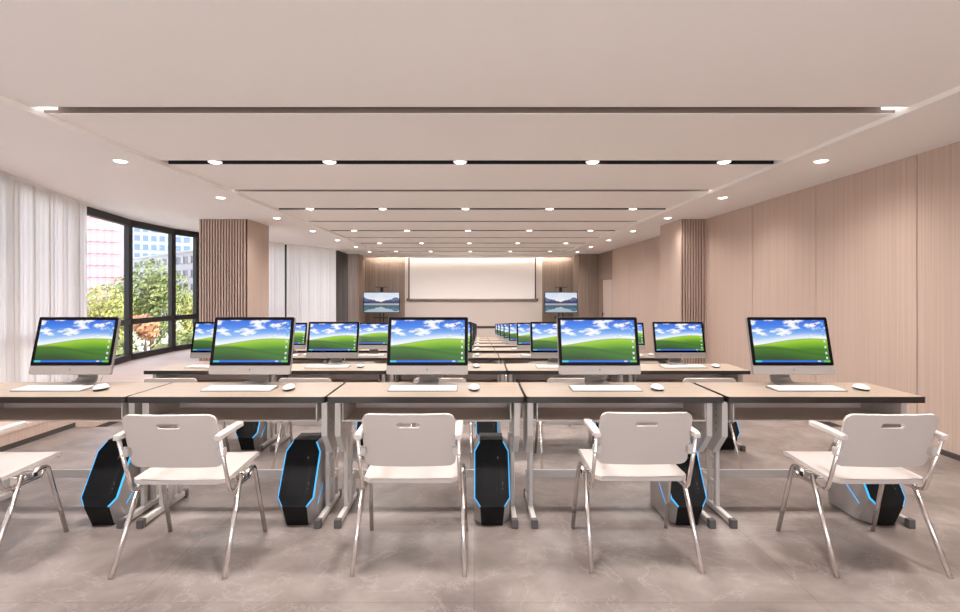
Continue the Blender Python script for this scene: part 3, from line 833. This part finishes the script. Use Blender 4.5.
# ------------------------------------------------------------------ the rows
desk, mon, kb, ms, tw, ch = make_desk(), make_monitor(), make_keyboard(), make_mouse(), make_tower(), make_chair()
PLACE = ['window end', 'second from windows', 'middle place', 'second from panelled wall', 'panelled wall end']
def where(c, k):
    return ORD[k] + ' row from camera, ' + PLACE[c]
SEEN_CHAIR = 5
chair_dx = [-.040, -.047, -.042, -.022, -.004]; chair_y = [2.85, 2.85, 2.87, 2.90, 2.86]
MDX = [[.03, .022, .0, -.054, .022], [-.02, .0, .0, -.04, .05]]
KDX = [[.02, .02, .0, -.03, .05], [-.02, .0, .0, -.03, .05]]
SDX = [[-.005, .0, -.012, -.04, .055], [-.02, .0, -.01, -.04, .04]]
first = True
for k in range(ROWS):
    for c in range(5):
        x, y, z = COLX[c] + drift(k) + (.012 if c == 4 else 0), Y0 + PITCH * k, -drop(k)
        q = min(k, 1)
        def put(src, loc, lab, skip=()):
            if first:
                src.location = loc; src['label'] = lab; return src
            return copy_tree(src, loc, lab, skip)
        rr = random.Random(k * 10 + c)
        put(desk, (x, y, z), 'wood-topped grey metal desk, ' + where(c, k), ('foot_cap',) if k > 2 else ())
        put(mon, (x - .02 + MDX[q][c], y + .408, z + HT + .0002), 'silver all-in-one computer showing a meadow, ' + where(c, k), ('power_cord', 'emblem') if k > 2 else ())
        put(kb, (x - .035 + KDX[q][c], y + .228, z + HT + .0005), 'flat white keyboard, ' + where(c, k), ('keys',) if k > 3 else ())
        put(ms, (x + .305 + SDX[q][c], y + .215, z + HT + .0002), 'white computer mouse on desk, ' + where(c, k))
        if k < 3: put(tw, (x + .402, y + .037, z), 'black computer tower with blue glow, ' + where(c, k))
        if k < SEEN_CHAIR:
            dx, dy = (chair_dx[c], chair_y[c] - Y0) if k == 0 else (-.03 + rr.uniform(-.02, .02), -.262)
            put(ch, (x + dx, y + dy, z), 'white folding armchair with chrome legs, ' + where(c, k), ('hinge', 'seat_rail') if k > 2 else ())
        first = False

# ------------------------------------------------------------------ downlights
def make_downlight():
    root = thing('downlight', (0, 0, 0), 'x', 'ceiling light', 'recessed ceiling downlights')
    r = MB(); r.lathe([(.062, -.001), (.072, -.006), (.078, -.004), (.078, .012), (.062, .012)], 'lamp_ring', 24); r.build('trim_ring', root)
    l = MB(); l.lathe([(0, -.017), (.03, -.0155), (.052, -.011), (.063, -.003), (.063, .006), (0, .006)], 'lamp_lens', 24); l.build('lamp_lens', root)
    return root
def beam_light(name, e, size):
    l = bpy.data.lights.new(name, 'SPOT'); l.energy = e; l.color = (1, .965, .945); l.spot_size = math.radians(size); l.spot_blend = 1.0; l.shadow_soft_size = .09
    return l
SPOT_A, SPOT_B = beam_light('slot_beam', 200, 165), beam_light('strip_beam', 72, 150)
SPOT_C = beam_light('chair_beam', 185, 165)
dl = make_downlight(); used = False
def lamp(x, y, z, label, data):
    global used
    if not used: dl.location = (x, y, z); dl['label'] = label; r = dl; used = True
    else: r = copy_tree(dl, (x, y, z), label, ('beam',))
    if data is None: return
    s = bpy.data.objects.new('beam', data); C.objects.link(s); s.parent = r; s.location = (0, 0, -.035)
LX = [-2.90, -1.62, -.16, 1.32, 2.79]
PL5 = ['at the window end', 'second from the window end', 'in the middle', 'second from the panelled wall end', 'at the panelled wall end']
for n, k in enumerate((1, 3, 5, 7, 9)):
    for c, x in enumerate(LX):
        lamp(x, slots[k] + .075, ZC + .001, 'round downlight ' + PL5[c] + ' of the ' + ORD[n] + ' black ceiling slot', SPOT_A)
for n, y in enumerate((2.44, -.89)):            # slots over the viewer's head, outside the picture
    for c, x in enumerate(LX):
        lamp(x, y, ZC + .001, 'round downlight overhead ' + ('above the first chairs' if n == 0 else 'behind the camera') + ', ' + PL5[c], SPOT_C if n == 0 else None)
for side, sx in (('window side', -3.84), ('panelled wall side', 3.76)):
    for n in range(7):
        lamp(sx, 5.61 + 2.22 * n, ZS, ORD[n] + ' round downlight from the camera along the plain ceiling strip, ' + side, SPOT_B)
    for n, y in enumerate((3.39, 1.17)):
        lamp(sx, y, ZS, 'round downlight out of view in the ceiling strip, ' + side + (', above the first desks' if n == 0 else ', beside the camera'), SPOT_B if n == 0 else None)

# cove lamp hidden behind the fascia at the end wall
cv = thing('cove_light', (0, 21.06, ZC + .06), 'warm linear cove light washing down the wall above the projection screen', 'ceiling light')
m = MB(); m.box(-4.3, 3.9, -.012, .012, -.012, .012, 'lamp_lens'); m.build('light_strip', cv)
al = bpy.data.lights.new('cove_glow', 'AREA'); al.shape = 'RECTANGLE'; al.size = 8.2; al.size_y = .05; al.energy = 110; al.color = (1, .91, .79)
ao = bpy.data.objects.new('cove_glow', al); C.objects.link(ao); ao.parent = cv; ao.location = (-.2, .05, -.03); ao.rotation_euler = (math.radians(18), 0, 0)

# ------------------------------------------------------------------ screen and televisions on the end wall
def X_at(px, Y): return (px - CX) * Y / F
def Z_at(py, Y): return EYE + (CY - py) * Y / F
ps = thing('projection_screen', (0, YB - .12, Z_at(299.5, YB - .12)), 'wide white pull-down projection screen with dark side edges on the white end wall', 'projection screen')
Yp = YB - .12; x0, x1 = X_at(408.4, Yp), X_at(536.0, Yp); hgt = ZC + .02 - Z_at(299.5, Yp)
s_ = MB(); s_.box(x0, x1, -.004, .004, .03, hgt, 'screen_cloth'); s_.build('screen_cloth', ps)
s_ = MB(); s_.box(x0, x0 + .05, -.008, -.0045, .03, hgt, 'steel'); s_.box(x1 - .05, x1, -.008, -.0045, .03, hgt, 'steel'); s_.build('side_border', ps, label='dark side edges')
s_ = MB(); s_.tube([(x0 - .03, 0, .0), (x1 + .06, 0, .0)], .035, 'alu', 12)
for q in (x0 - .05, x1 + .05): s_.tube([(q - .02, 0, 0), (q + .03, 0, 0)], .045, 'steel', 12)
s_.build('bottom_bar', ps)
s_ = MB(); s_.box(x0 - .05, x1 + .05, -.06, .0895, hgt - .06, hgt + .06, 'alu', .01); s_.build('screen_housing', ps)

def tv_cart(px0, px1, py0, py1, Y, lab, lab2):
    xc = X_at((px0 + px1) / 2, Y); zc = Z_at((py0 + py1) / 2, Y); hw = (px1 - px0) / 2 * Y / F; hh = (py1 - py0) / 2 * Y / F
    zf = -drop(7)
    c = thing('television_stand', (xc, Y + .06, zf), lab2, 'television stand', 'black television stands')
    top = Z_at(287.5, Y) - zf
    p = MB()
    for s in (-1, 1): p.box(s * .07 - .022, s * .07 + .022, 0, .06, .06, Z_at(314, Y) - zf + .2, 'steel', .008)
    p.box(-.06, .06, 0, .05, Z_at(305, Y) - zf, top, 'black', .008); p.box(-.07, .07, .01, .04, .5, .56, 'black'); p.build('pole', c)
    p = MB(); p.box(-.24, .24, -.10, .06, top, top + .025, 'black', .006); p.build('camera_shelf', c)
    zz = Z_at(317.3, Y) - zf
    p = MB(); p.box(-.27, .27, -.22, .06, zz - .02, zz + .015, 'black', .006); p.build('equipment_shelf', c)
    for s in (-1, 1):
        p = MB(); p.box(s * .36 - .035, s * .36 + .035, -.38, .38, .07, .12, 'steel', .01); f = p.build('foot', c)
        for y in (-.34, .34):
            w = MB(); w.tube([(s * .36 - .015, y, .035), (s * .36 + .015, y, .035)], .035, 'black', 12); w.build('caster', f)
    p = MB(); p.box(-.36, .36, .0, .06, .075, .115, 'steel', .006); p.build('base_rail', c)
    t = thing('television', (xc, Y, zc), lab, 'television', 'televisions beside the projection screen')
    p = MB(); p.box(-hw, hw, -.025, .05, -hh, hh, 'black', .006); p.build('casing', t)
    p = MB(); o = Vector((-hw + .025, -.0255, -hh + .03)); quad(p, o, Vector((2 * hw - .05, 0, 0)), Vector((0, 0, 2 * hh - .055)), 0, 1, 0, 1, 'lake', .0, Vector((0, -1, 0)))
    p.build('screen', t, label='lit screen with a mountain lake')
tv_cart(363.3, 399.8, 292, 312.9, 20.4, 'flat television showing a mountain lake, on stand by the black drape side', 'black television stand beside the brown pillar near the drapes')
tv_cart(544.5, 577.4, 292, 313.0, 20.4, 'flat television showing a mountain lake, on stand by the door side', 'black television stand beside the brown pillar near the door')

# ------------------------------------------------------------------ outside
g = MB(); g.box(-260, -7.6, -40, 320, -4.3, -4.0, 'ground'); g.build('ground', kind='structure')
def tree(x, y, zt, r, h, mat, label, n=900, name='tree'):
    root = thing(name, (x, y, -4.0), label, name.replace('_', ' '), 'trees outside the windows')
    rd = random.Random(int(x * 100)); top = zt + 4.0
    t = MB(); t.tube([(0, 0, 0), (.05, .03, top * .3), (-.04, 0, top * .75)], [.16, .12, .05], 'bark', 8)
    for k in range(5):
        a = k * 1.3; t.tube([(0, 0, top * (.35 + .06 * k)), (math.cos(a) * r * .4, math.sin(a) * r * .4, top * (.5 + .06 * k)), (math.cos(a) * r * .75, math.sin(a) * r * .75, top * (.58 + .06 * k))], [.07, .05, .02], 'bark', 6)
    t.build('trunk', root)
    cr = MB(); mi = cr.mi(mat)
    lobes = [(rd.uniform(-.45, .45) * r, rd.uniform(-.45, .45) * r, top - h * rd.uniform(.22, .8), r * rd.uniform(.4, .62)) for _ in range(14)] + [(0, 0, top - r * .5, r * .5)]
    for k in range(n * 2):
        lx, ly, lz, lr = rd.choice(lobes)
        v = Vector((rd.gauss(0, 1), rd.gauss(0, 1), rd.gauss(0, 1))).normalized() * lr * rd.uniform(.72, 1.0)
        p = Vector((lx, ly, lz)) + v
        if p.z > top: p.z = top - rd.random() * .3
        nv = (v.normalized() + Vector((rd.uniform(-.7, .7), rd.uniform(-.7, .7), rd.uniform(-.7, .7)))).normalized()
        a = nv.orthogonal().normalized(); c = nv.cross(a); s = rd.uniform(.055, .12)
        f = cr.bm.faces.new([cr.bm.verts.new(p + a * s * i + c * s * j * .6) for i, j in ((-1, 0), (0, -1), (1, 0), (0, 1))]); f.material_index = mi
    cr.build('crown', root)
def at(px, Y): return (px - CX) * Y / F
tree(at(151, 25), 25, 3.05, 1.85, 4.6, 'leaf_green', 'tall bushy green tree in the middle of the windows', 2600)
tree(at(103, 22), 22, 1.75, 1.5, 4.0, 'leaf_yellow', 'yellow-green tree in the window pane beside the sheer curtain', 1800)
tree(at(194, 31), 31, 1.5, 1.7, 4.0, 'leaf_yellow', 'pale green tree seen beside the slatted pillar', 1800)
tree(at(122, 33), 33, 2.4, 1.5, 4.0, 'leaf_green', 'loose green tree standing behind the window post', 1500)
tree(at(146, 19.5), 19.5, .50, .5, 1.0, 'leaf_orange', 'orange-leaved bush in front of the tall green tree', 900, 'bush')
tree(at(165, 16.6), 16.6, -.15, .95, 2.6, 'leaf_yellow', 'yellow-green bush low in the windows under the orange one', 1500, 'bush')
tree(at(194, 20.5), 20.5, -.1, .95, 2.6, 'leaf_green', 'dark green bush low in the window beside the pillar', 1300, 'bush')
tree(at(112, 16.8), 16.8, .1, .95, 2.6, 'leaf_green', 'green bush low outside behind the window-end computer', 1300, 'bush')

def building(cx, cy, ang, w, dpt, z1, floors, fh, wall, glaz, label, piers=0, pier_mat=None, band=.5):
    root = thing('building', (cx, cy, -4.0), label, 'building', 'buildings outside the windows'); root.rotation_euler = (0, 0, ang)
    b = MB(); H = z1 + 4; b.box(-w / 2, w / 2, 0, dpt, 0, H, wall); b.build('walls', root)
    for k in range(floors):
        z = H - fh * (k + 1) + fh * .22
        q = MB(); q.box(-w / 2 + .6, w / 2 - .6, -.15, .1, z, z + fh * band, glaz); win = q.build('window', root)
        if piers:
            f = MB()
            for j in range(1, piers):
                x = -w / 2 + .6 + (w - 1.2) * j / piers; f.box(x - w / piers * .16, x + w / piers * .16, -.3, .0, z, z + fh * band, pier_mat or wall)
            f.build('window_frame', win)
    r = MB(); r.box(-w / 2 - .4, w / 2 + .4, -.4, dpt + .4, H, H + .5, wall); r.build('roof', root)
# white block with ribbon windows
pA, pB = Vector((at(120, 165), 165)), Vector((at(226, 112), 112)); mid = (pA + pB) / 2; dv = pB - pA
building(mid.x, mid.y, math.atan2(dv.y, dv.x), dv.length, 14, 1.451 + 9.2, 4, 3.4, 'render_white', 'win_dark', 'long white building with rows of dark ribbon windows behind the trees', 16, 'render_white')
building(at(98, 105), 105, .62, 8.5, 12, 42, 18, 2.4, 'brick_red', 'render_white', 'tall pink and white apartment tower beyond the window beside the sheer curtain', 6, 'brick_red', .66)
building(at(158, 210), 210, .56, 24, 20, 60, 18, 3.6, 'pale_blue', 'win_blue', 'tall pale blue glass tower far behind the white building', 8, 'pale_blue', .6)

# ------------------------------------------------------------------ light from outside
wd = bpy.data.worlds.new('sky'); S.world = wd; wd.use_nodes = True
N, L = wd.node_tree.nodes, wd.node_tree.links
bg = N['Background']
tc = N.new('ShaderNodeTexCoord'); sp = N.new('ShaderNodeSeparateXYZ'); r = ramp(N, [(0, (255, 250, 246)), (.49, (255, 252, 250)), (.53, (160, 164, 172)), (1, (140, 154, 182))])  # half below the horizon made brighter than the sky to light the ceiling
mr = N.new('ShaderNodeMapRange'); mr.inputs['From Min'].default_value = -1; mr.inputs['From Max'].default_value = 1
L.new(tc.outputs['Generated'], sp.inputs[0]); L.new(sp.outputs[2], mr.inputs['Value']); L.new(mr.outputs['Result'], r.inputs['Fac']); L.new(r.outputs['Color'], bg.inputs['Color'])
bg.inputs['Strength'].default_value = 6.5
sun = bpy.data.lights.new('sun', 'SUN'); sun.energy = 7.0; sun.angle = .02; sun.color = (1, .97, .92)
so = bpy.data.objects.new('sun', sun); C.objects.link(so); so.rotation_euler = Vector((-.72, .22, -.66)).to_track_quat('-Z', 'Y').to_euler()

# ------------------------------------------------------------------ camera
cam = bpy.data.cameras.new('camera'); co = bpy.data.objects.new('camera', cam); C.objects.link(co)
co.location = (0, 0, EYE); co.rotation_euler = (math.pi / 2, 0, 0)
cam.sensor_width = 36; cam.lens = F * 36 / 960; cam.clip_start = .05; cam.clip_end = 1000
cam.shift_x = (480 - CX) / 960; cam.shift_y = (CY - 306) / 960
S.camera = co
vs = S.view_settings; vs.view_transform = 'Standard'; vs.look = 'None'; vs.exposure = 0; vs.gamma = 1; vs.use_curve_mapping = False
